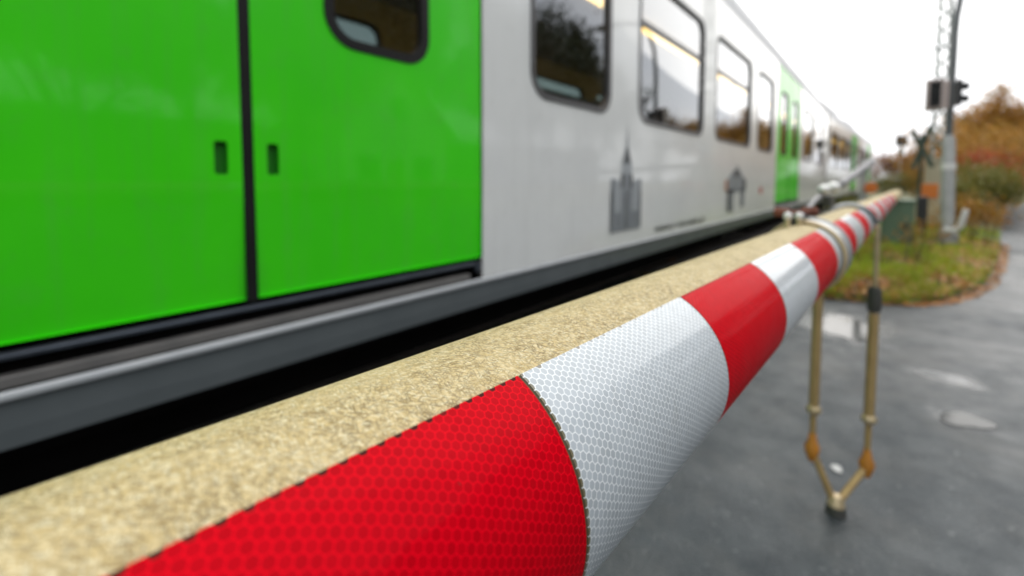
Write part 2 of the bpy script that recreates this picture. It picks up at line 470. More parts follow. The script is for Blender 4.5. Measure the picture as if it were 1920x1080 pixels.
for y in vy:
    ex = edge_x(y)
    for f in vf:
        x = ex+(-1.3-ex)*f; mb.v.append((x, y, verge_h(x, y)))
n = len(vf)
for k in range(len(vy)-1):
    for j in range(n-1): mb.f.append((k*n+j+1, k*n+j, (k+1)*n+j, (k+1)*n+j+1))
struct(obj('verge', mb, 'soil', smooth=True))
# track bed, sleepers, rails
mb = MB()
mb.quad((-6.2,5.2,.004),(-1.35,5.2,.004),(-1.35,60,.004),(-6.2,60,.004)); mb.quad((-6.2,-60,.004),(-1.35,-60,.004),(-1.35,-9,.004),(-6.2,-9,.004))
struct(obj('track_bed', mb, 'ballast'))
for sx in (-3.77, -2.33):
    mb = MB(); mb.box(sx-.035, sx+.035, -60, 60, -.02, .016)
    struct(obj('rail', mb, 'rail_steel'))
# puddles
def blob(name, cx, cy, rx, ry, z, mat, seed, n=40, rot=0):
    r = random.Random(seed); ph = [r.uniform(0, 6.28) for _ in range(4)]
    m = MB(); pts = []
    for k in range(n):
        a = 2*pi*k/n; q = 1+.16*sin(2*a+ph[0])+.10*sin(3*a+ph[1])+.06*sin(5*a+ph[2])
        x, y = rx*q*cos(a), ry*q*sin(a)
        pts.append((cx+x*cos(rot)-y*sin(rot), cy+x*sin(rot)+y*cos(rot), z))
    m.quad(*pts); return obj(name, m, mat)
struct(blob('puddle', .315, 2.89, .085, .085, .004, 'puddle_water', 3, rot=.5))
struct(blob('puddle', -.20, 4.2, .16, .34, .004, 'puddle_water', 9))

# ------------------------------------------------------------------ the train
SX = 1.45                     # half width of a carriage; local x of its side wall
ROOF = [(0,3.25),(.015,3.36),(.045,3.48),(.10,3.60),(.19,3.71),(.32,3.80),(.55,3.88),(.9,3.93),(1.45,3.95)]
def rrect(y0, y1, z0, z1, r, k=6):
    P = []
    for cy, cz, a0 in ((y1-r, z1-r, 0), (y0+r, z1-r, pi/2), (y0+r, z0+r, pi), (y1-r, z0+r, 1.5*pi)):
        P += [(cy+r*cos(a0+pi/2*i/k), cz+r*sin(a0+pi/2*i/k)) for i in range(k+1)]
    return P
def panel(mb, x, y0, y1, z0, z1, hole=None, k=6):
    """flat wall rectangle in the plane x, optionally with a rounded opening"""
    if not hole:
        mb.quad((x,y0,z0),(x,y1,z0),(x,y1,z1),(x,y0,z1)); return
    P = rrect(*hole, k)
    out = [(y1,z1),(y0,z1),(y0,z0),(y1,z0)]
    i = len(mb.v)
    mb.v += [(x,y,z) for y, z in P]+[(x,y,z) for y, z in out]
    o = i+len(P); m = k+1
    for c in range(4):
        for j in range(k): mb.f.append((o+c, i+c*m+j+1, i+c*m+j))
        mb.f.append((o+c, o+(c+1)%4, i+((c+1)%4)*m, i+c*m+k))
def ring(mb, x0, x1, A, B):
    """band between two outlines (same count), front face at x0, sides back to x1"""
    n = len(A); i = len(mb.v)
    for P, x in ((A, x0), (B, x0), (A, x1), (B, x1)): mb.v += [(x,y,z) for y, z in P]
    for j in range(n):
        q = (j+1) % n
        mb.f += [(i+j, i+q, i+n+q, i+n+j), (i+j, i+2*n+j, i+2*n+q, i+q), (i+n+j, i+n+q, i+3*n+q, i+3*n+j)]
def reveal(mb, xa, xb, hole, k=6):
    P = rrect(*hole, k); n = len(P); i = len(mb.v)
    mb.v += [(xa,y,z) for y, z in P]+[(xb,y,z) for y, z in P]
    mb.f += [(i+j, i+(j+1)%n, i+n+(j+1)%n, i+n+j) for j in range(n)]
def window(car, sx, w, bar=None):
    """sx = +1 / -1 side of the carriage; w = (y0,y1,z0,z1,r)"""
    y0, y1, z0, z1, r = w
    X = sx*SX
    m = MB(); ring(m, X+sx*.006, X-sx*.045, rrect(y0-.012, y1+.012, z0-.012, z1+.012, r+.012), rrect(y0+.026, y1-.026, z0+.026, z1-.026, r-.02))
    f = obj('window', m, 'frame_grey', car)
    m = MB(); m.quad(*[(X-sx*.02, y, z) for y, z in rrect(y0+.02, y1-.02, z0+.02, z1-.02, r-.015)])
    obj('pane', m, 'train_glass', f)
    m = MB(); m.box(min(X-sx*.05, X-sx*.075), max(X-sx*.05, X-sx*.075), y0+.06, y1-.06, z0+.03, z0+.075)
    obj('sill', m, 'window_aluminium', f)
    if bar:
        m = MB(); m.box(min(X-sx*.012, X-sx*.034), max(X-sx*.012, X-sx*.034), y0+.028, y1-.028, bar-.026, bar+.026)
        obj('hopper_bar', m, 'frame_grey', f)
    return f
def door(car, sx, y0, y1, front=True):
    """double-leaf door between y0 and y1"""
    mid = (y0+y1)/2; X = sx*SX-sx*.006
    zb, zt = .712, 3.25
    wl = (y1-y0)/2; g = .018
    for side in (-1, 1):
        a, b = (y0+.008, mid-g) if side < 0 else (mid+g, y1-.008)
        wy0, wy1 = (mid-wl*.70, mid-wl*.25) if side < 0 else (mid+wl*.25, mid+wl*.685)
        hy = mid+side*.078*wl/1.104*1.0
        hole = (wy0, wy1, 1.61, 2.82, .12)
        hy0, hy1 = hy-.019, hy+.019
        m = MB()
        z1, z2 = 1.10, 1.25
        m.quad((X-sx*.010,a,zb),(X-sx*.010,b,zb),(X,b,z1),(X,a,z1)); panel(m, X, a, b, z2, 1.45)
        hp = (hy0, hy1, 1.122, 1.226, .008)
        lo, hi = min(a, b), max(a, b)
        panel(m, X, lo, hi, z1, z2, hp, 2)
        panel(m, X, lo, hi, 1.45, zt, hole, 8)
        # edges of the leaf
        m.quad((X,lo,zb),(X,hi,zb),(X-sx*.04,hi,zb),(X-sx*.04,lo,zb))
        m.quad((X,lo,zb),(X,lo,zt),(X-sx*.04,lo,zt),(X-sx*.04,lo,zb)); m.quad((X,hi,zb),(X,hi,zt),(X-sx*.04,hi,zt),(X-sx*.04,hi,zb))
        m.quad((X-sx*.04,lo,zb),(X-sx*.04,hi,zb),(X-sx*.04,hi,1.45),(X-sx*.04,lo,1.45))
        leaf = obj('door', m, 'green_paint', car)
        m = MB(); ring(m, X+sx*.004, X-sx*.03, rrect(hole[0]-.006, hole[1]+.006, hole[2]-.006, hole[3]+.006, .126, 8), rrect(hole[0]+.034, hole[1]-.034, hole[2]+.034, hole[3]-.034, .088, 8))
        obj('window_frame', m, 'rubber_black', leaf)
        m = MB(); m.quad(*[(X-sx*.018, y, z) for y, z in rrect(hole[0]+.03, hole[1]-.03, hole[2]+.03, hole[3]-.03, .09, 8)])
        obj('pane', m, 'train_glass', leaf)
        m = MB(); P = rrect(*hp, 2); reveal(m, X, X-sx*.024, hp, 2); m.quad(*[(X-sx*.0235, y, z) for y, z in P])
        obj('finger_grip', m, 'handle_green', leaf)
    m = MB(); m.box(min(X-sx*.001, X-sx*.05), max(X-sx*.001, X-sx*.05), mid-g, mid+g, zb-.01, zt)
    obj('door_seal', m, 'rubber_black', car)
    # threshold: dark recess, steel edge, step plate
    m = MB(); m.box(min(X-sx*.03, X-sx*.12), max(X-sx*.03, X-sx*.12), y0, y1, .60, .712)
    obj('door_recess', m, 'underframe_black', car)
    m = MB(); m.box(min(X-sx*.031, X+sx*.006), max(X-sx*.031, X+sx*.006), y0+.01, y1-.05, .672, .690)
    obj('door_track', m, 'step_steel', car, bevel=.006)
    m = MB(); m.tube([(X-sx*.004, y1-.028, .640), (X-sx*.004, y1-.028, .690)], .018, 10)
    obj('roller', m, 'step_steel', car)
    m = MB(); m.box(min(X-sx*.031, X+sx*.004), max(X-sx*.031, X+sx*.004), y0+.01, y1-.09, .604, .634)
    obj('step_plate', m, 'step_beige', car, bevel=.004)
def carriage(car, length_lo, length_hi, items, nose=False, emblem=False, seats=()):
    """items: ('wall', y0, y1, [windows]) or ('door', y0, y1)"""
    body, lining = MB(), MB()
    zb, zt = .60, 3.25
    for sx in (1, -1):
        X = sx*SX
        for it in items:
            if it[0] == 'door':
                door(car, sx, it[1], it[2]); continue
            body = MB(); ws = it[3]
            cuts = [it[1]]+[(ws[i][1]+ws[i+1][0])/2 for i in range(len(ws)-1)]+[it[2]]
            if not ws: panel(body, X, it[1], it[2], zb, zt); panel(lining, X-sx*.07, it[1], it[2], zb, 3.1)
            for i, w in enumerate(ws):
                body.quad((X-sx*.006,cuts[i],zb),(X-sx*.006,cuts[i+1],zb),(X,cuts[i+1],1.10),(X,cuts[i],1.10)); panel(body, X, cuts[i], cuts[i+1], 1.10, 1.40); panel(body, X, cuts[i], cuts[i+1], 1.40, zt, w[:5])
                panel(lining, X-sx*.07, cuts[i], cuts[i+1], zb, 1.40); panel(lining, X-sx*.07, cuts[i], cuts[i+1], 1.40, 3.1, w[:5])
                reveal(lining, X-sx*.003, X-sx*.07, w[:5])
                window(car, sx, w[:5], w[5] if len(w) > 5 else None)
            obj('side_wall', body, 'white_paint', car)
    y0, y1 = length_lo, length_hi
    prof = [(SX-i, z) for i, z in ROOF]+[(-SX+i, z) for i, z in ROOF[::-1]][1:]
    roof = MB()
    N = len(prof)
    if nose:
        # rounded front end
        secs = [(y0, 1.0, 0.0), (y1-2.2, 1.0, 0.0), (y1-1.4, .985, .03), (y1-.8, .94, .12), (y1-.4, .87, .28), (y1-.12, .76, .52), (y1, .62, .80)]
    else:
        secs = [(y0, 1.0, 0.0), (y1, 1.0, 0.0)]
    def sec(y, sxk, drop):
        pts = [(SX, .60), (SX, 2.2)]+prof+[(-SX, 2.2), (-SX, .60)]
        return [(x*sxk, y, z-drop*max(0, (z-1.3))*.85) for x, z in pts]
    rp = [[(x, y, z) for x, z in prof] for y in (y0, y1 if not nose else y1-2.2)]
    for P in rp: roof.v += P
    roof.f += [(j, j+1, N+j+1, N+j) for j in range(N-1)]
    obj('roof', roof, 'roof_paint', car, smooth=True)
    if nose:
        m = MB(); SS = [sec(*s) for s in secs[1:]]
        for P in SS: m.v += P
        n = len(SS[0])
        for k in range(len(SS)-1): m.f += [(k*n+j, k*n+j+1, (k+1)*n+j+1, (k+1)*n+j) for j in range(n-1)]
        m.f.append(tuple((len(SS)-1)*n+j for j in range(n)))
        obj('front_end', m, 'white_paint', car, smooth=True)
        m = MB(); m.box(-.8, .8, y1+.001, y1+.012, 1.55, 2.15); obj('windscreen', m, 'pane_dark', car)
        for s in (-1, 1):
            m = MB(); m.tube([(s*.65, y1-.02, 1.15), (s*.65, y1+.02, 1.15)], .09, 12); obj('headlight', m, 'plastic_white', car)
    else:
        body = MB(); body.quad(*[(x, y1, z) for x, z in [(SX,.6)]+prof+[(-SX,.6)]]); obj('end_wall', body, 'white_paint', car)
    body = MB(); body.quad(*[(x, y0, z) for x, z in [(SX,.6)]+prof+[(-SX,.6)]])
    obj('end_wall', body, 'white_paint', car)
    obj('interior_lining', lining, 'interior_lining', car)
    # lower lip, skirt, underframe
    ye = y1 if not nose else y1-2.2
    for sx in (1, -1):
        m = MB()
        for a, b in ((0, 1),):
            X = sx*SX
            prof2 = [(X, .600), (X+sx*.006, .594), (X+sx*.008, .586), (X+sx*.004, .577), (X-sx*.012, .574)]
            i = len(m.v)
            for y in (y0, ye): m.v += [(x, y, z) for x, z in prof2]
            m.f += [(i+j, i+j+1, i+5+j+1, i+5+j) for j in range(4)]
        obj('lower_lip', m, 'lip_metal', car, smooth=True)
        m = MB(); X = sx*SX
        prof3 = [(X-sx*.010, .5735), (X-sx*.011, .50), (X-sx*.016, .452), (X-sx*.07, .446)]
        for y in (y0, ye): m.v += [(x, y, z) for x, z in prof3]
        m.f += [(j, j+1, 4+j+1, 4+j) for j in range(3)]
        obj('skirt', m, 'skirt_grey', car)
    m = MB(); m.box(-SX+.08, SX-.08, y0+.02, ye-.02, .40, .598); obj('underframe', m, 'underframe_black', car)
    m = MB(); m.box(-SX+.05, SX-.05, y0+.05, ye-.05, .7, .74); obj('floor', m, 'interior_floor', car)
    m = MB(); m.box(-SX+.07, SX-.07, y0+.05, ye-.05, 3.10, 3.13); obj('ceiling', m, 'interior_lining', car)
    for x in (.55,):
        m = MB(); m.box(x-.05, x+.05, y0+.4, ye-.4, 3.05, 3.098); obj('ceiling_lamp', m, 'lamp_warm', car)
    # wheels
    wy = [y0+2.2, y0+4.4, ye-4.4, ye-2.2]
    for y in wy:
        for sx in (-1, 1):
            m = MB(); m.tube([(sx*.70, y, .44), (sx*.78, y, .44)], [.41, .41], 28); m.tube([(sx*.781, y, .44), (sx*.86, y, .44)], .16, 16)
            obj('wheel', m, 'underframe_black', car, smooth=True)
    for a, b in ((y0+6, y0+9), ((y0+ye)/2-6, (y0+ye)/2+5), (ye-9.5, ye-6)):
        m = MB(); m.box(-1.2, 1.2, a, b, .22, .398); obj('equipment_box', m, 'underframe_black', car, bevel=.03)
    for y, face in seats:
        for x in (.95, -.95):
            m = MB(); m.box(x-.43, x+.43, y-.24, y+.24, 1.10, 1.22); s = obj('seat', m, 'seat_fabric', car, bevel=.04)
            m = MB(); m.box(x-.43, x+.43, y-face*.24-.05, y-face*.24+.05, 1.20, 1.92); obj('backrest', m, 'seat_fabric', s, bevel=.04)
            m = MB(); m.box(x-.30, x+.30, y-.15, y+.15, .74, 1.098); obj('seat_base', m, 'seat_shell', s)

TY = 0.0
car = empty('train_carriage', (-3.05, 0, 0), 'white train carriage with wide green double doors standing right behind the barrier boom', 'train', 'carriages of the train')
W = lambda a, b, bar=None: (a, b, 1.598, 2.83, .15)+((bar,) if bar else ())
items = [('wall', -14.0, -.51, [W(-13.3,-11.7), W(-11.2,-9.5,2.42), W(-9.0,-7.3,2.42), W(-6.8,-5.1,2.42), W(-4.6,-2.9,2.42), W(-2.3,-1.1)]),
         ('door', -.51, 1.698),
         ('wall', 1.698, 9.55, [W(2.11,3.065), W(3.57,5.24,2.42), W(5.70,7.46,2.42), W(7.95,9.13)]),
         ('door', 9.55, 12.35),
         ('wall', 12.35, 18.2, [W(12.95,14.5), W(15.2,16.9)])]
carriage(car, -14.0, 18.2, items, seats=[(2.2,1),(3.9,-1),(4.9,1),(6.2,-1),(7.1,1),(8.6,-1),(14.2,1),(16.2,-1)])
# interior grab poles by the doors
for y in (2.0, 9.25):
    m = MB(); m.tube([(.75, y, .74), (.75, y, 3.1)], .02, 10); obj('grab_pole', m, 'handrail_yellow', car, smooth=True)
# printed emblems on the side (flat print)
XP = SX+.003
def flat(name, polys, mat, lab=None):
    m = MB()
    for P in polys: m.quad(*[(XP, y, z) for y, z in P])
    o = obj(name, m, mat, car)
    if lab: o['label'] = lab
    return o
def rect(y0, y1, z0, z1): return [(y0,z0),(y1,z0),(y1,z1),(y0,z1)]
tw = flat('tower_print', [rect(3.09,3.63,.71,.86), rect(3.09,3.15,.86,1.12), rect(3.57,3.63,.86,1.12), rect(3.255,3.465,.86,1.155),
     [(3.275,1.235),(3.445,1.235),(3.36,1.42)], [(3.345,1.40),(3.375,1.40),(3.36,1.56)]], 'print_grey', 'grey printed picture of a church with a tall pointed spire')
XP += .001
def over(name, polys, mat):
    for P in polys:
        m = MB(); m.quad(*[(XP, y, z) for y, z in P]); obj(name, m, mat, tw)
over('spire_shade', [rect(3.255,3.30,1.05,1.155), rect(3.42,3.465,1.05,1.155), rect(3.09,3.115,.74,1.02), rect(3.605,3.63,.74,1.02), [(3.30,1.25),(3.42,1.25),(3.36,1.38)]], 'print_dark')
over('wall_tint', [rect(3.27,3.45,1.155,1.235), [(3.15,.86),(3.255,.86),(3.255,1.10),(3.16,1.12)], [(3.465,.86),(3.57,.86),(3.56,1.12),(3.465,1.10)]], 'print_light')
over('arch_line', [rect(3.33,3.345,.73,1.02), rect(3.375,3.39,.73,1.02), rect(3.20,3.212,.73,.85), rect(3.50,3.512,.73,.85)], 'print_dark')
XP -= .001
gt = flat('gate_print', [rect(6.30,6.62,.70,.99), rect(6.98,7.22,.74,.99), rect(6.25,7.30,.95,1.12), [(6.30,1.12),(7.24,1.12),(6.90,1.26),(6.60,1.26)], rect(6.70,6.86,1.24,1.31)], 'print_grey', 'grey printed picture of an arched town gate')
XP += .001
m = MB(); m.quad(*[(XP, y, z) for y, z in rect(6.18,6.29,.98,1.12)]); obj('red_corner', m, 'print_orange', gt)
for q in (rect(6.32,6.44,.70,.95), rect(7.1,7.26,1.0,1.14), rect(6.62,6.9,1.16,1.25)):
    m = MB(); m.quad(*[(XP, y, z) for y, z in q]); obj('gate_shade', m, 'print_dark', gt)
XP -= .001
mk = MB()
for k in range(12):
    a, b = 2*pi*k/12, 2*pi*(k+1)/12
    mk.quad(*[(XP, 8.30+.13*cos(q)*r, .955+.055*sin(q)*r) for q, r in ((a,1),(b,1),(b,.45),(a,.45))])
o = obj('round_mark', mk, 'print_red', car); o['label'] = 'small red round mark'
def lettering(text, x, y, z, size, mat, parent, slant=0.0, sy=1.0):
    cu = bpy.data.curves.new('lettering', 'FONT'); cu.body = text; cu.size = size; cu.shear = slant
    cu.space_character = 1.05; cu.offset = size*.03
    tmp = bpy.data.objects.new('lettering_curve', cu); C.objects.link(tmp)
    dg = bpy.context.evaluated_depsgraph_get(); dg.update()
    me = bpy.data.meshes.new_from_object(tmp.evaluated_get(dg))
    bpy.data.objects.remove(tmp)
    for v in me.vertices:
        a, b = v.co.x, v.co.y
        v.co = (x, y+a*sy, z+b)
    me.materials.clear(); me.materials.append(MATS[mat])
    o = bpy.data.objects.new('lettering', me); C.objects.link(o); o.parent = parent
    return o, max(v.co.y for v in me.vertices)
lt, yend = lettering('www.regio-bahn.de', XP, 3.95, .648, .085, 'print_dark', car)
k = 1.45/(yend-3.95)
for v in lt.data.vertices: v.co.y = 3.95+(v.co.y-3.95)*k

car2 = empty('train_carriage', (-3.05, 18.75, 0), 'far white carriage with rounded end, leading away beyond the second green door', 'train', 'carriages of the train', rotz=radians(-2.3))
items2 = [('wall', 0, 7.0, [W(.7,2.4), W(2.9,4.6), W(5.0,6.5)]), ('door', 7.0, 9.3), ('wall', 9.3, 15.0, [W(9.9,11.6), W(12.1,14.2)]), ('door', 15.0, 17.2), ('wall', 17.2, 19.4, [])]
carriage(car2, 0, 21.6, items2, nose=True)
for a in ((2, 6), (9, 13)):
    m = MB(); m.box(-1.0, 1.0, a[0], a[1], 3.90, 4.12); obj('roof_unit', m, 'roof_paint', car2, bevel=.06)
gw = MB(); 
for k in range(5): gw.box(-1.30+.04*(k%2), 1.30-.04*(k%2), 18.21+.1*k, 18.31+.1*k, .75, 3.6)
obj('gangway_bellows', gw, 'rubber_black', car)

# ------------------------------------------------------------------ the barrier boom
B0 = Vector((-.1371, .35, .9627)); BD = Vector((.0292, 1, -.0052)).normalized()
E1 = BD.cross(Vector((0,0,1))).normalized(); E2 = E1.cross(BD)
def BP(t, ph=0.0, r=0.0): return B0+BD*t+(E1*sin(ph)+E2*cos(ph))*r
BR = .06
PH0, PH1 = .4465, 4.1
BT = 8.35
boom = empty('barrier_boom', BP(2.6), 'closed level crossing barrier boom with red and white reflective bands', 'barrier')
BL = Vector(boom.location)
def bobj(name, mb, mat, parent=None, smooth=True, uvs=None):
    mb.v = [tuple(Vector(v)-BL) for v in mb.v]
    o = obj(name, mb, mat, parent or boom, smooth=smooth)
    if uvs:
        ul = o.data.uv_layers.new(name='UVMap')
        for lp in o.data.loops: ul.data[lp.index].uv = uvs[lp.vertex_index]
    return o
def shell(t0, t1, p0, p1, r, nt, npx, thick=0.0, u0=None):
    """part of a tube with uv in metres (u along, v round)"""
    m = MB(); uv = []
    for i in range(nt+1):
        for j in range(npx+1):
            t = t0+(t1-t0)*i/nt; p = p0+(p1-p0)*j/npx
            m.v.append(tuple(BP(t, p, r))); uv.append((t-(t0 if u0 is None else u0), (p-p0)*r))
    w = npx+1
    m.f += [(i*w+j, i*w+j+1, (i+1)*w+j+1, (i+1)*w+j) for i in range(nt) for j in range(npx)]
    if thick:
        # rim faces back to the pole
        def rim(ids):
            k = len(m.v)
            for q in ids:
                t = t0+(t1-t0)*(q//w)/nt; p = p0+(p1-p0)*(q % w)/npx
                m.v.append(tuple(BP(t, p, r-thick))); uv.append(uv[q])
            m.f += [(ids[a], ids[a+1], k+a+1, k+a) for a in range(len(ids)-1)]
        rim([i*w for i in range(nt+1)]); rim([i*w+npx for i in range(nt+1)])
        rim(list(range(w))); rim([nt*w+j for j in range(w)])
    return m, uv
m, uv = shell(-2.3, BT, 0, 2*pi, BR, 60, 128, u0=0)
bobj('pole', m, 'fibreglass', uvs=uv)
m = MB(); 
m.quad(*[tuple(BP(BT, 2*pi*k/40, BR)) for k in range(40)]); m.quad(*[tuple(BP(-2.3, 2*pi*k/40, BR)) for k in range(40)]); bobj('end_cap', m, 'dark_rubber', smooth=False)
bands = [(-1.84,'w'),(-1.66,'r'),(-1.48,'w'),(-1.30,'r'),(-1.12,'w'),(-.94,'r'),(-.76,'w'),(-.58,'r'),(-.384-.012,'r'),(-.204,'w'),(-.026,'r'),(.163,'w'),(.366,'r'),(.585,'w'),(.76,'r'),(.945,'w'),(1.17,'r'),(1.38,'w'),(1.62,'r'),(1.86,'w'),(2.12,'r'),(2.40,'w'),(2.70,'r'),(3.02,'w'),(3.36,'r'),(3.72,'w'),(4.1,'r'),(4.5,None)]
bands = [b for i, b in enumerate(bands) if i not in (7,)]
for i in range(len(bands)-1):
    t0, c = bands[i]; t1 = bands[i+1][0]
    near = -.5 < t0 < .7
    m, uv = shell(t0+.0008, t1-.0008, PH0, PH1, BR+.0007, 12 if near else 3, 96, thick=.0009)
    bobj('red_band' if c == 'r' else 'white_band', m, 'sheet_red' if c == 'r' else 'sheet_white', uvs=uv)
    if near:
        m, uv = shell(t1-.0013, t1+.0013, PH0+.004, PH1, BR+.0003, 1, 96)
        bobj('dirt_seam', m, 'seam_dirt', uvs=uv)
# strap clamp with two bolts
m, uv = shell(.655, .735, 0, 2*pi, BR+.0045, 2, 72, thick=.004); bobj('clamp_strap', m, 'galvanised', uvs=uv)
def loop(t, r, rad, p0=0, p1=2*pi, n=56):
    m = MB(); m.tube([BP(t, p0+(p1-p0)*k/n, r) for k in range(n+1)], rad, 8); return m
for t, c in ((.648, 'brass_pale'), (.742, 'galvanised')):
    m = MB(); m.tube([BP(t, -.62+.012*0+(2*pi)*k/64, BR+.005) for k in range(65)], .0036, 8)
    bobj('clamp_ring', m, c)
for a, b in (((-.1335, .9226, .998), (-.134, .9247, 1.0371)), ((-.1205, .9725, 1.003), (-.1231, .9725, 1.0347))):
    a, b = Vector(a), Vector(b)
    m = MB(); m.tube([a, b], .0046, 8); bo = bobj('clamp_bolt', m, 'brass_pale')
    m = MB(); m.ball(b+Vector((0,0,.002)), .0075, 10, 6); bobj('bolt_cap', m, 'plastic_white', bo)
m = MB(); m.box(-.1395, -.1285, .985, 1.015, 1.0, 1.036); bobj('clamp_block', m, 'dark_rubber', smooth=False)
for q in ((-.1556, 1.011, 1.040), (-.1177, 1.0685, 1.0405)):
    m = MB(); m.tube([Vector(q)-Vector((.013,0,0)), Vector(q)+Vector((.013,0,0))], .0095, 6); bobj('rusty_nut', m, 'rust_brown', smooth=False)
m = MB(); m.tube([(-.168, 1.011, 1.038), (-.105, 1.075, 1.039)], .005, 8); bobj('clamp_bar', m, 'rust_brown')
# bracing rod running from the clamp up to the drive post
m = MB(); m.tube([(-.1231, .985, 1.031), (-.157, 1.557, 1.051), (-.1788, 2.71, 1.0845)], [.005, .007, .010], 10); bobj('bracing_rod', m, 'brace_grey')
m = MB(); m.tube([(-.1788, 2.71, 1.0845), (-.19, 5.3, 1.214), (-.2048, 8.83, 1.392), (-.2065, 9.0, 1.40)], [.018, .035, .055, .055], 10); bobj('bracing_tube', m, 'brace_grey')
for q, rr in (((-.1512, 1.6935, 1.0757), .017), ((-.1485, 1.9562, 1.0795), .021)):
    m = MB(); m.ball(q, rr, 12, 8, (1, 2.2, .9)); bobj('turnbuckle', m, 'plastic_white')
m = MB(); m.box(-.160, -.138, 1.76, 1.90, 1.018, 1.052); bobj('turnbuckle_bracket', m, 'dark_rubber', smooth=False)
# hanging support: two telescopic legs joined to one foot
sup = MB()
tS = 1.49
ctr = BP(tS)
def SUP(x, y, z): return Vector((x, y, z))
Lx, Ly, Rx, Ry = -.164, 1.785, -.020, 1.90
parts = []
m = MB(); m.tube([BP(tS-.05+.11*k/24, -1.45+2.9*k/24, BR+.008) for k in range(25)], .008, 8); yoke = bobj('support_yoke', m, 'galvanised')
for (x, y, zt, zb, zo, name) in ((Lx, Ly, .83, .336, .205, 'L'), (Rx, Ry, .735, .305, .150, 'R')):
    m = MB(); m.tube([(x, y, .955), (x, y, zt)], .007, 10); bobj('hanger_rod', m, 'brass_pale')
    m = MB(); m.tube([(x, y, zt+.02), (x, y, zt+.008), (x, y, zt-.05), (x, y, zt-.065)], [.011, .0205, .0195, .0175], 14); bobj('hinge_sleeve', m, 'dark_rubber')
    m = MB(); m.tube([(x, y, zt-.07), (x, y, zb)], .0150, 16); leg = bobj('leg', m, 'brass_tube')
    m = MB(); m.ball((x, y, zb), .0225, 14, 8, (1, 1, .85)); bobj('leg_collar', m, 'brass_pale', leg)
    m = MB(); m.tube([(x, y, zb-.02), (x, y, zo+.03)], .0095, 10); bobj('inner_rod', m, 'brass_tube', leg)
    m = MB(); m.tube([(x, y, zo+.055), (x, y, zo+.02), (x, y, zo), (x, y, zo-.022), (x, y, zo-.045)], [.009, .015, .0235, .019, .010], 12); bobj('rusty_joint', m, 'rust_orange', leg)
    foot = Vector((-.0935, 1.80, .03))
    m = MB(); m.tube([(x, y, zo-.01), foot+Vector(((x-foot.x)*.12, (y-foot.y)*.12, .01))], .0115, 10); bobj('foot_strut', m, 'rust_orange' if False else 'brass_tube', leg)
m = MB(); m.tube([foot+Vector((0,0,.03)), foot+Vector((0,0,.012)), foot+Vector((0,0,-.002))], [.014, .024, .026], 14); fo = bobj('foot', m, 'brass_pale')
m = MB(); m.tube([(foot.x, foot.y, .0275), (foot.x, foot.y, .002)], [.027, .030], 16); bobj('foot_pad', m, 'dark_rubber', fo)

# ------------------------------------------------------------------ barrier drive, masts, cabinets
g = empty('barrier_drive', (.12, 8.62, .15), 'green metal barrier drive cabinet under the far end of the boom', 'cabinet')
def gobj(root, name, mb, mat, parent=None, smooth=False, bevel=0.0):
    l = Vector(root.location); mb.v = [tuple(Vector(v)-l) for v in mb.v]
    return obj(name, mb, mat, parent or root, smooth, bevel)
m = MB(); m.box(-.06, .30, 8.40, 8.84, .12, .80); hb = gobj(g, 'housing', m, 'cabinet_green', bevel=.02)
m = MB(); m.box(-.08, .32, 8.38, 8.86, .801, .84); gobj(g, 'lid', m, 'cabinet_green', bevel=.012)
m = MB(); m.box(-.02, .26, 8.386, 8.397, .18, .74); dr = gobj(g, 'door', m, 'cabinet_green', bevel=.006)
m = MB(); m.box(.20, .225, 8.368, 8.384, .42, .52); gobj(g, 'handle', m, 'signal_black', dr)
m = MB(); m.box(-.10, .34, 8.36, 8.88, .0, .118); gobj(g, 'plinth', m, 'concrete')
m = MB(); m.box(.02, .08, 8.50, 8.74, .842, .88); m2 = gobj(g, 'boom_saddle', m, 'galvanised_dull')
p = empty('bracing_post', (-.30, 9.02, 0), 'slim grey post with an orange lamp casing beside the boom end', 'post')
m = MB(); m.tube([(-.30, 9.02, 0), (-.30, 9.02, 1.46)], .05, 12); gobj(p, 'pole', m, 'mast_grey', smooth=True)
m = MB(); m.tube([(-.20, 8.93, 1.00), (-.20, 9.05, 1.00)], [.085, .085], 18); lp = gobj(p, 'lamp_casing', m, 'signal_orange', smooth=True)
m = MB(); m.tube([(-.20, 8.925, 1.00), (-.20, 8.92, 1.00)], [.06, .055], 18); gobj(p, 'lens', m, 'signal_orange', lp)
m = MB(); m.box(-.30, -.20, 9.02, 9.04, .97, 1.03); gobj(p, 'arm', m, 'mast_grey')

ms = empty('signal_mast', (.72, 9.6, .0), 'grey steel mast with a level crossing light box and curved top pole', 'signal')
m = MB(); m.tube([(.735, 9.6, .0), (.72, 9.6, .6), (.69, 9.6, 1.72), (.688, 9.6, 1.80)], [.082, .08, .076, .05], 20); gobj(ms, 'lower_tube', m, 'mast_grey', smooth=True)
m = MB(); m.tube([(.688, 9.6, 1.78), (.685, 9.6, 2.3), (.69, 9.6, 3.0), (.69, 9.6, 3.3), (.70, 9.6, 3.55), (.74, 9.6, 3.9), (.84, 9.6, 4.25), (1.05, 9.6, 4.5), (1.4, 9.6, 4.62), (1.8, 9.6, 4.64)], [.046, .045, .044, .043, .042, .04, .038, .036, .034, .032], 14); gobj(ms, 'curved_pole', m, 'pole_dark', smooth=True)
m = MB(); m.box(1.62, 2.15, 9.50, 9.70, 4.60, 4.70); gobj(ms, 'lamp_head', m, 'galvanised_dull', bevel=.03)
m = MB(); m.tube([(.70, 9.6, 1.28), (.70, 9.6, 1.37)], .088, 20); gobj(ms, 'white_collar', m, 'plastic_white', smooth=True)
m = MB(); m.tube([(.74, 9.6, .0), (.738, 9.6, .30)], .125, 18); gobj(ms, 'base_sleeve', m, 'galvanised_dull', smooth=True)
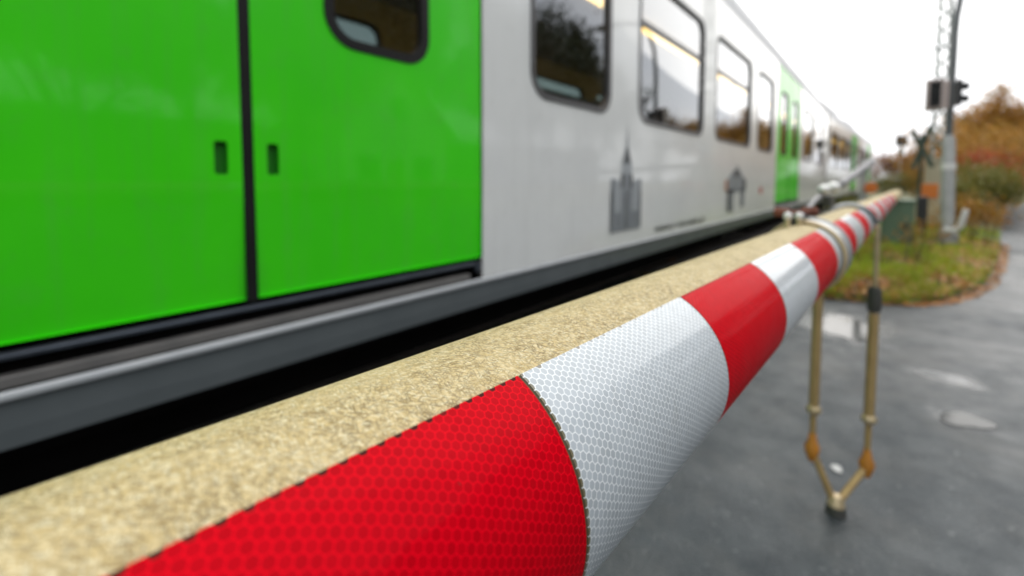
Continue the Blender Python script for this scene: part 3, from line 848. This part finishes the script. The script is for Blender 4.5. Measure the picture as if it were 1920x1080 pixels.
m = MB(); m.box(.39, .60, 9.38, 9.60, 2.18, 2.64); lb = gobj(ms, 'light_box', m, 'signal_casing', bevel=.012)
m = MB(); m.box(.435, .56, 9.366, 9.379, 2.22, 2.60); gobj(ms, 'light_panel', m, 'signal_black', lb)
for z in (2.50, 2.31):
    m = MB(); m.tube([(.497, 9.365, z), (.497, 9.27, z+.005)], [.055, .06], 16, caps=False); gobj(ms, 'visor', m, 'signal_black', lb)
    m = MB(); m.tube([(.497, 9.366, z), (.497, 9.355, z)], [.045, .04], 14); gobj(ms, 'lens', m, 'signal_black', lb)
m = MB(); m.box(.58, .66, 9.50, 9.585, 2.20, 2.62); gobj(ms, 'mounting_box', m, 'signal_casing', bevel=.01)
m = MB(); m.box(.735, .80, 9.50, 9.68, 2.24, 2.62); rb = gobj(ms, 'rear_light_box', m, 'signal_black', bevel=.012)
for z in (2.52, 2.34):
    m = MB(); m.tube([(.80, 9.59, z), (.88, 9.58, z-.01)], [.06, .055], 14); gobj(ms, 'rear_visor', m, 'signal_black', rb)
m = MB(); m.tube([(.69, 9.52, .35), (.80, 9.45, .36), (.86, 9.42, .44), (.90, 9.40, .68)], [.042, .042, .042, .036], 10); gobj(ms, 'crank_arm', m, 'plastic_white', smooth=True)

lm = empty('lattice_mast', (.82, 13.5, .15), 'tall thin lattice steel mast rising behind the light signal', 'mast')
m = MB(); W2 = .11; H = 9.0
ang = [(-W2,-W2),(W2,-W2),(W2,W2),(-W2,W2)]
for ax, ay in ang: m = MB(); m.tube([(.82+ax, 13.5+ay, .0), (.80+ax*.8, 13.5+ay*.8, H)], .026, 4); gobj(lm, 'chord', m, 'lattice_steel')
nz = 26
for f in range(4):
    (ax, ay), (bx, by) = ang[f], ang[(f+1) % 4]
    for k in range(nz):
        z0, z1 = H*k/nz, H*(k+1)/nz
        q, w = (ax, ay), (bx, by)
        if k % 2: q, w = w, q
        s0, s1 = 1-.2*k/nz, 1-.2*(k+1)/nz
        m = MB(); m.tube([(.82-.02*k/nz+q[0]*s0, 13.5+q[1]*s0, z0), (.82-.02*(k+1)/nz+w[0]*s1, 13.5+w[1]*s1, z1)], .024, 4); gobj(lm, 'lattice_bar', m, 'lattice_steel')
m = MB(); m.tube([(.80, 13.5, 3.95), (.34, 13.45, 4.02)], .022, 8); gobj(lm, 'side_arm', m, 'galvanised_dull')
m = MB(); m.box(.56, 1.04, 13.24, 13.76, .0, .22); gobj(lm, 'footing', m, 'concrete')

cb = empty('relay_cabinet', (.74, 12.6, .15), 'beige upright cabinet with an orange panel on its front', 'cabinet')
m = MB(); m.box(.58, .90, 12.45, 12.80, .22, 1.50); gobj(cb, 'housing', m, 'cabinet_beige', bevel=.015)
m = MB(); m.box(.56, .92, 12.43, 12.82, 1.501, 1.56); gobj(cb, 'lid', m, 'cabinet_beige', bevel=.012)
m = MB(); m.box(.52, .78, 12.425, 12.447, .76, 1.05); gobj(cb, 'orange_panel', m, 'signal_orange', bevel=.01)
m = MB(); m.box(.56, .92, 12.43, 12.82, .05, .218); gobj(cb, 'plinth', m, 'dark_rubber')
m = MB(); m.box(.84, .865, 12.425, 12.448, .55, .68); gobj(cb, 'handle', m, 'signal_black')

xc = empty('crossing_sign', (.48, 12.0, .15), 'dark crossed-board level crossing sign on a post, seen from behind', 'sign')
def board(ax, az, bx, bz, y):
    d = Vector((bx-ax, 0, bz-az)).normalized(); n = Vector((-d.z, 0, d.x))*.038
    m = MB(); a, b = Vector((ax, y, az)), Vector((bx, y, bz)); tip = d*.05
    P = [a-n, b-n, b+tip, b+n, a+n, a-tip]
    k = len(P); m.v = [tuple(p) for p in P]+[tuple(p+Vector((0,.025,0))) for p in P]
    m.f = [tuple(range(k)), tuple(range(k, 2*k))[::-1]]+[(j, (j+1) % k, k+(j+1) % k, k+j) for j in range(k)]
    return m
gobj(xc, 'cross_board', board(.34, 2.08, .64, 1.40, 11.96), 'cross_green')
gobj(xc, 'cross_board', board(.60, 2.16, .37, 1.38, 11.99), 'cross_green')
m = MB(); m.tube([(.48, 12.05, .1), (.48, 12.05, 2.02)], .03, 12); gobj(xc, 'post', m, 'cross_green', smooth=True)
jb = empty('junction_box', (.47, 10.6, .15), 'small dark junction box standing between green and beige cabinets', 'box')
m = MB(); m.box(.40, .54, 10.5, 10.72, .30, .84); gobj(jb, 'housing', m, 'signal_black', bevel=.015)
m = MB(); m.box(.44, .50, 10.56, 10.66, .1, .299); gobj(jb, 'leg', m, 'galvanised_dull')
fs = empty('track_signal', (.58, 40, 0), 'small dark signal on a thin post far down the line', 'signal')
m = MB(); m.tube([(.58, 40, 0), (.58, 40, 3.4)], .05, 8); gobj(fs, 'post', m, 'mast_grey')
m = MB(); m.box(.28, .90, 39.9, 40.05, 3.45, 4.15); gobj(fs, 'signal_head', m, 'signal_black', bevel=.05)
m = MB(); m.box(.46, .72, 39.9, 40.05, 2.85, 3.35); gobj(fs, 'lower_head', m, 'lattice_steel', bevel=.04)
tag(blob('paper_scrap', -.11, 2.08, .020, .024, .005, 'paper_scrap', 5, 14), 'small pale scrap of paper lying on wet asphalt under the support legs', 'litter')

# ------------------------------------------------------------------ plants
def leaf(mb, p, s, r):
    d = Vector((r.gauss(0,1), r.gauss(0,1), r.gauss(0,1))).normalized()
    a = d.orthogonal().normalized(); b = d.cross(a)
    t = r.uniform(0, 6.28); u = (a*cos(t)+b*sin(t))*s; w = d.cross(u).normalized()*s*.5
    i = len(mb.v)
    mb.v += [tuple(p-u), tuple(p+w), tuple(p+u), tuple(p-w)]
    mb.f.append((i, i+1, i+2, i+3))
def branches(mb, p, d, length, rad, depth, r, tips, kids=3, spread=.6, upw=.25):
    n = 4; pts = [p]; q = p.copy(); dd = d.copy()
    for k in range(n):
        dd = (dd+Vector((r.gauss(0,.10), r.gauss(0,.10), r.gauss(0,.06)+.03))).normalized()
        q = q+dd*length/n; pts.append(q.copy())
    mb.tube(pts, [rad*(1-.5*k/n) for k in range(n+1)], 6 if depth > 1 else 4, caps=False)
    if depth == 0:
        tips.append((pts[-1], dd)); tips.append((pts[2], dd)); return
    for k in range(kids+(depth > 2)):
        f = r.uniform(.45, 1.0) if k else 1.0
        o = pts[min(n, max(1, int(f*n+.5)))]
        nd = (dd+Vector((r.gauss(0,spread), r.gauss(0,spread), r.gauss(0,spread*.5)+upw))).normalized()
        branches(mb, o, nd, length*r.uniform(.6, .8), rad*.5*r.uniform(.85, 1.1), depth-1, r, tips, kids, spread, upw)
def tree(name, loc, h, seed, mat, label, nl, ls, spread_leaf, cat='tree', group=None, depth=4, width=.6, stems=1):
    r = random.Random(seed)
    o = empty(name, loc, label, cat, group, 0)
    wood, tips = MB(), []
    for s in range(stems):
        d = Vector((r.gauss(0,.08 if stems == 1 else .35), r.gauss(0,.08 if stems == 1 else .35), 1)).normalized()
        branches(wood, Vector((r.uniform(-.1,.1)*(stems > 1), r.uniform(-.1,.1)*(stems > 1), -.05)), d, h*.36, h*(.016 if stems == 1 else .008), depth, r, tips, 3, width)
    zmax = max(v[2] for v in wood.v); k = h/zmax
    wood.v = [(x*k, y*k, z*k) for x, y, z in wood.v]
    obj('trunk', wood, 'bark', o, smooth=True)
    cr = MB()
    for i in range(nl):
        p, d = tips[r.randrange(len(tips))]
        q = Vector(p)*k+Vector((r.gauss(0,1), r.gauss(0,1), r.gauss(0,1)))*spread_leaf
        if q.z > .1: leaf(cr, q, ls*r.uniform(.6, 1.3), r)
    obj('crown', cr, mat, o)
    return o
G1 = 'autumn trees closing off the lane'
tree('autumn_tree', (3.55, 33.5, 0), 4.1, 11, 'leaf_ochre', 'shorter ochre brown tree at left edge of the tree mass beyond the lane', 6500, .075, .24, group=G1, width=.7, depth=3)
tree('autumn_tree', (4.75, 34.5, 0), 5.6, 12, 'leaf_ochre', 'tallest ochre brown tree beyond the end of the lane', 9000, .08, .30, group=G1, width=.65, depth=3)
tree('autumn_tree', (6.4, 34.0, 0), 5.2, 13, 'leaf_ochre', 'ochre tree beyond the lane, cut by the right edge of the photo', 8000, .08, .30, group=G1, width=.7, depth=3)
G2 = 'shrubs along the verge'
def shrub(loc, h, seed, mat, label, n=2600, ls=.04, sp=.13, width=.75):
    return tree('shrub', loc, h, seed, mat, label, n, ls, sp, 'shrub', G2, depth=2, width=width, stems=5)
shrub((2.15, 20.2, .2), 1.75, 21, 'leaf_russet', 'russet red shrub behind the signal mast', 3800, .05, .18)
shrub((3.0, 22.5, .2), 2.0, 22, 'leaf_ochre', 'ochre shrub right of the russet one, by the lane', 3600, .05, .2)
shrub((1.75, 17.0, .2), 1.25, 23, 'leaf_olive', 'olive shrub in front of the russet one', 2600, .045, .16)
shrub((2.35, 18.6, .2), 1.35, 24, 'leaf_olive', 'olive brown shrub beside the bend of the lane', 2600, .045, .16)
shrub((1.25, 13.4, .2), .85, 25, 'leaf_olive', 'low dark olive shrub right of the beige cabinet', 2000, .035, .12)
shrub((1.12, 11.2, .2), .55, 26, 'leaf_ochre', 'low brown scrub at the foot of the signal mast', 1600, .03, .10)
shrub((1.6, 23.5, .2), 2.3, 27, 'leaf_ochre', 'tall ochre shrub left of the russet one', 3800, .055, .22)
shrub((.25, 29.0, .2), 1.15, 28, 'leaf_olive', 'low olive shrub beside the track beyond the boom end', 2400, .05, .2)
shrub((1.0, 30.5, .2), 1.2, 29, 'leaf_olive', 'olive shrub in the distance left of the lattice mast', 2400, .05, .2)
shrub((-.55, 12.5, .15), .6, 30, 'leaf_olive', 'low weeds between the track and the slim grey post', 1200, .03, .10)
shrub((2.75, 25.5, .1), 3.0, 51, 'leaf_ochre', 'broad ochre shrub filling the gap before the trees beyond the lane', 5200, .06, .26)
shrub((3.75, 29.0, .1), 3.4, 52, 'leaf_ochre', 'highest ochre shrub, leaning over the end of the lane', 5200, .065, .28)
for (x, y, h, sd_, lb) in ((-.15, 6.3, .42, 81, 'dead brown weed tuft near the front tip of the verge'), (.28, 7.2, .5, 82, 'dead brown weed stalks in front of the green drive cabinet'), (.55, 8.5, .45, 83, 'dead brown weeds between the drive cabinet and signal mast'), (1.15, 10.3, .5, 84, 'brown weed tuft by the lane edge right of the signal mast')):
    tree('dead_weed', (x, y, .14), h, sd_, 'leaf_ochre', lb, 160, .02, .05, 'weeds', 'dead weeds on the verge', depth=2, width=.4, stems=7)
G3 = 'far brown trees beside the line'
tree('bare_tree', (-.2, 56, 0), 3.5, 31, 'leaf_brown_far', 'rounded brown tree far down the line, next to the train end', 2600, .11, .3, group=G3, depth=3)
tree('bare_tree', (1.1, 58, 0), 3.9, 32, 'leaf_brown_far', 'tallest far brown tree beyond the boom end', 2800, .11, .32, group=G3, depth=3)
tree('bare_tree', (2.6, 57, 0), 3.1, 33, 'leaf_brown_far', 'low brown tree far behind the crossing sign', 2400, .11, .3, group=G3, depth=3)
# grass and leaves on the verge
r = random.Random(77); gr, fl = MB(), MB()
cnt = 0
while cnt < 34000:
    y = 5.06+8.5*r.random()**1.7; ex = edge_x(y)
    x = ex-(ex+1.25)*r.random()**.8
    if sin(5*x+1.3)*cos(4*y)+.6*sin(11*x-7*y)+.5*sin(2.3*y+6*x) < r.uniform(-1.0, .1): continue
    cnt += 1
    z = verge_h(x, y) if cnt % 1 == 0 else 0
    h = r.uniform(.03, .13); a = r.uniform(0, 6.28); w = r.uniform(.0022, .0045)
    lx, ly = r.gauss(0,.035), r.gauss(0,.035)
    i = len(gr.v); c, s = cos(a)*w, sin(a)*w
    gr.v += [(x-c, y-s, z-.005), (x+c, y+s, z-.005), (x+c*.6+lx*.5, y+s*.6+ly*.5, z+h*.65), (x-c*.6+lx*.5, y-s*.6+ly*.5, z+h*.65), (x+lx, y+ly, z+h)]
    gr.f += [(i, i+1, i+2, i+3), (i+3, i+2, i+4)]
stuff(obj('grass', gr, 'grass_blade'), 'short bright green grass on the verge', 'grass')
for k in range(6500):
    y = 5.0+6.5*r.random()**1.8; ex = edge_x(max(y, 5.051))
    x = ex+.10-abs(r.gauss(0,.45)) if r.random() < .7 else ex-(ex+1.2)*r.random()
    z = (verge_h(x, y)+r.uniform(.004, .06)) if x < ex-.01 and y > 5.06 else .008
    i0 = len(fl.v); leaf(fl, Vector((x, y, z)), r.uniform(.018, .042), r)
    for q in range(i0, len(fl.v)):
        a = fl.v[q]; fl.v[q] = (a[0], a[1], max(.003, z+(a[2]-z)*.35))
stuff(obj('fallen_leaves', fl, 'fallen_leaf'), 'brown fallen leaves scattered along the verge edge', 'leaves')

# ------------------------------------------------------------------ across the street: seen only mirrored in the paint and glass
hs_ = empty('house', (17.5, 12.75, 0), 'cream gabled house across the street, mirrored in the green doors', 'house')
def hob(name, mb, mat, parent=None, **k): return gobj(hs_, name, mb, mat, parent, **k)
m = MB()
m.quad((14,9.9,0),(14,15.6,0),(14,15.6,3.5),(14,12.75,6.1),(14,9.9,3.5)); m.quad((21,9.9,0),(21,15.6,0),(21,15.6,3.5),(21,12.75,6.1),(21,9.9,3.5))
m.quad((14,9.9,0),(21,9.9,0),(21,9.9,3.5),(14,9.9,3.5)); m.quad((14,15.6,0),(21,15.6,0),(21,15.6,3.5),(14,15.6,3.5))
hob('wall', m, 'house_render')
for s in (-1, 1):
    m = MB(); e = 12.75+s*3.25
    m.quad((13.6,12.75,6.28),(21.4,12.75,6.28),(21.4,e,3.32),(13.6,e,3.32)); m.quad((13.6,12.75,6.16),(21.4,12.75,6.16),(21.4,e,3.20),(13.6,e,3.20)); m.quad((13.6,12.75,6.28),(13.6,12.75,6.16),(13.6,e,3.20),(13.6,e,3.32))
    hob('roof_slope', m, 'roof_tile')
for (a, b, c, d) in ((10.6, 11.7, 1.0, 2.3), (13.5, 14.6, 1.0, 2.3), (12.2, 13.3, 3.9, 4.9)):
    m = MB(); m.box(13.93, 13.99, a-.08, b+.08, c-.08, d+.08); f = hob('window', m, 'frame_white')
    m = MB(); m.box(13.91, 13.928, a, b, c, d); hob('pane', m, 'pane_dark', f)
m = MB(); m.box(13.94, 13.99, 12.1, 13.0, .0, 2.1); hob('door', m, 'rust_brown')
LAB = 'bare winter tree across the street, mirrored in the carriage windows'
base_t = []
for sd_, hh in ((41, 8.5), (42, 7.5)):
    base_t.append(tree('street_tree', (0, 0, 0), hh, sd_, 'leaf_winter', LAB, 3200, .06, .35, group='street trees', depth=4, width=.5))
dense = [tree('evergreen_tree', (0, 0, 0), 11.0, 61+k, 'leaf_evergreen', 'dense dark evergreen across the street, mirrored in the green doors', 11000, .16, .5, group='evergreens behind the house', depth=3, width=.55) for k in range(2)]
dspots = [(18.5,-7,1.0,.2),(19,-2,1.05,1.4),(17.5,2.5,1.0,2.6),(19.5,6.5,1.1,3.9),(22.5,10.5,1.2,5.1),(22.5,15,1.25,.8),(18.5,19,1.05,1.9),(15.5,23,1.1,3.0),(15.5,27.5,1.25,4.4),(16.5,32,1.2,5.6),(17,-13,1.05,3.3),(23.5,3,1.2,4.7)]
for i, (x, y, sc, rz) in enumerate(dspots):
    b = dense[i % 2]
    if i < 2: o = b
    else:
        o = b.copy(); C.objects.link(o)
        for ch in b.children:
            c = ch.copy(); C.objects.link(c); c.parent = o
    o.location = (x, y, -.02); o.scale = (sc, sc, sc); o.rotation_euler = (0, 0, rz)
hd = empty('added_hedge', (17, 10, 0), 'tall dark hedge added across the street to hide bright sky between the mirrored trunks', 'hedge')  # added foliage wall: blocks sky gaps between evergreen trunks in the door reflections
m = MB(); m.box(-.35, .35, -28, 26, 0, 3.4); obj('core', m, 'added_hedge_core', hd)
r = random.Random(5); m = MB()
for k in range(16000): leaf(m, Vector((-.36-abs(r.gauss(0,.10)), r.uniform(-28, 26), r.uniform(.02, 3.75)+.25*sin(k))), r.uniform(.08, .18), r)
obj('foliage', m, 'leaf_evergreen', hd)
spots = [(12.5,19.5,1,1.1,2.0),(13.5,22.5,0,1.15,1.1),(12,25.5,1,1.25,4.0),(13,29.5,0,1.05,3.1),(14,34,1,.95,5.2),(12.5,39.5,0,.8,.9),(15,45,1,.85,2.5)]
used = [False, False]
for x, y, k, sc, rz in spots:
    b = base_t[k]
    if not used[k]: o = b; used[k] = True
    else:
        o = b.copy(); C.objects.link(o)
        for ch in b.children:
            c = ch.copy(); C.objects.link(c); c.parent = o
    o.location = (x, y, -.02); o.scale = (sc, sc, sc); o.rotation_euler = (0, 0, rz)

# trees far behind the hedge on the lane side
src = [o for o in bpy.data.objects if o.name.startswith('autumn_tree')][1]
for x, y, sc, rz in ((9.5,78,1.7,.3),(12.5,92,1.9,1.6),(15,108,2.1,2.9),(12,124,2.2,4.1),(18,84,1.9,5.0),(21,70,1.8,.9),(15,66,1.6,3.6),(19,124,2.3,2.2),(24,100,2.2,1.1)):
    o = src.copy(); C.objects.link(o)
    for ch in src.children:
        c = ch.copy(); C.objects.link(c); c.parent = o
    o.location = (x, y, -.02); o.scale = (sc, sc, sc); o.rotation_euler = (0, 0, rz)
    tag(o, 'brown autumn tree far behind the trees closing off the lane', 'tree', 'distant trees behind the hedge')
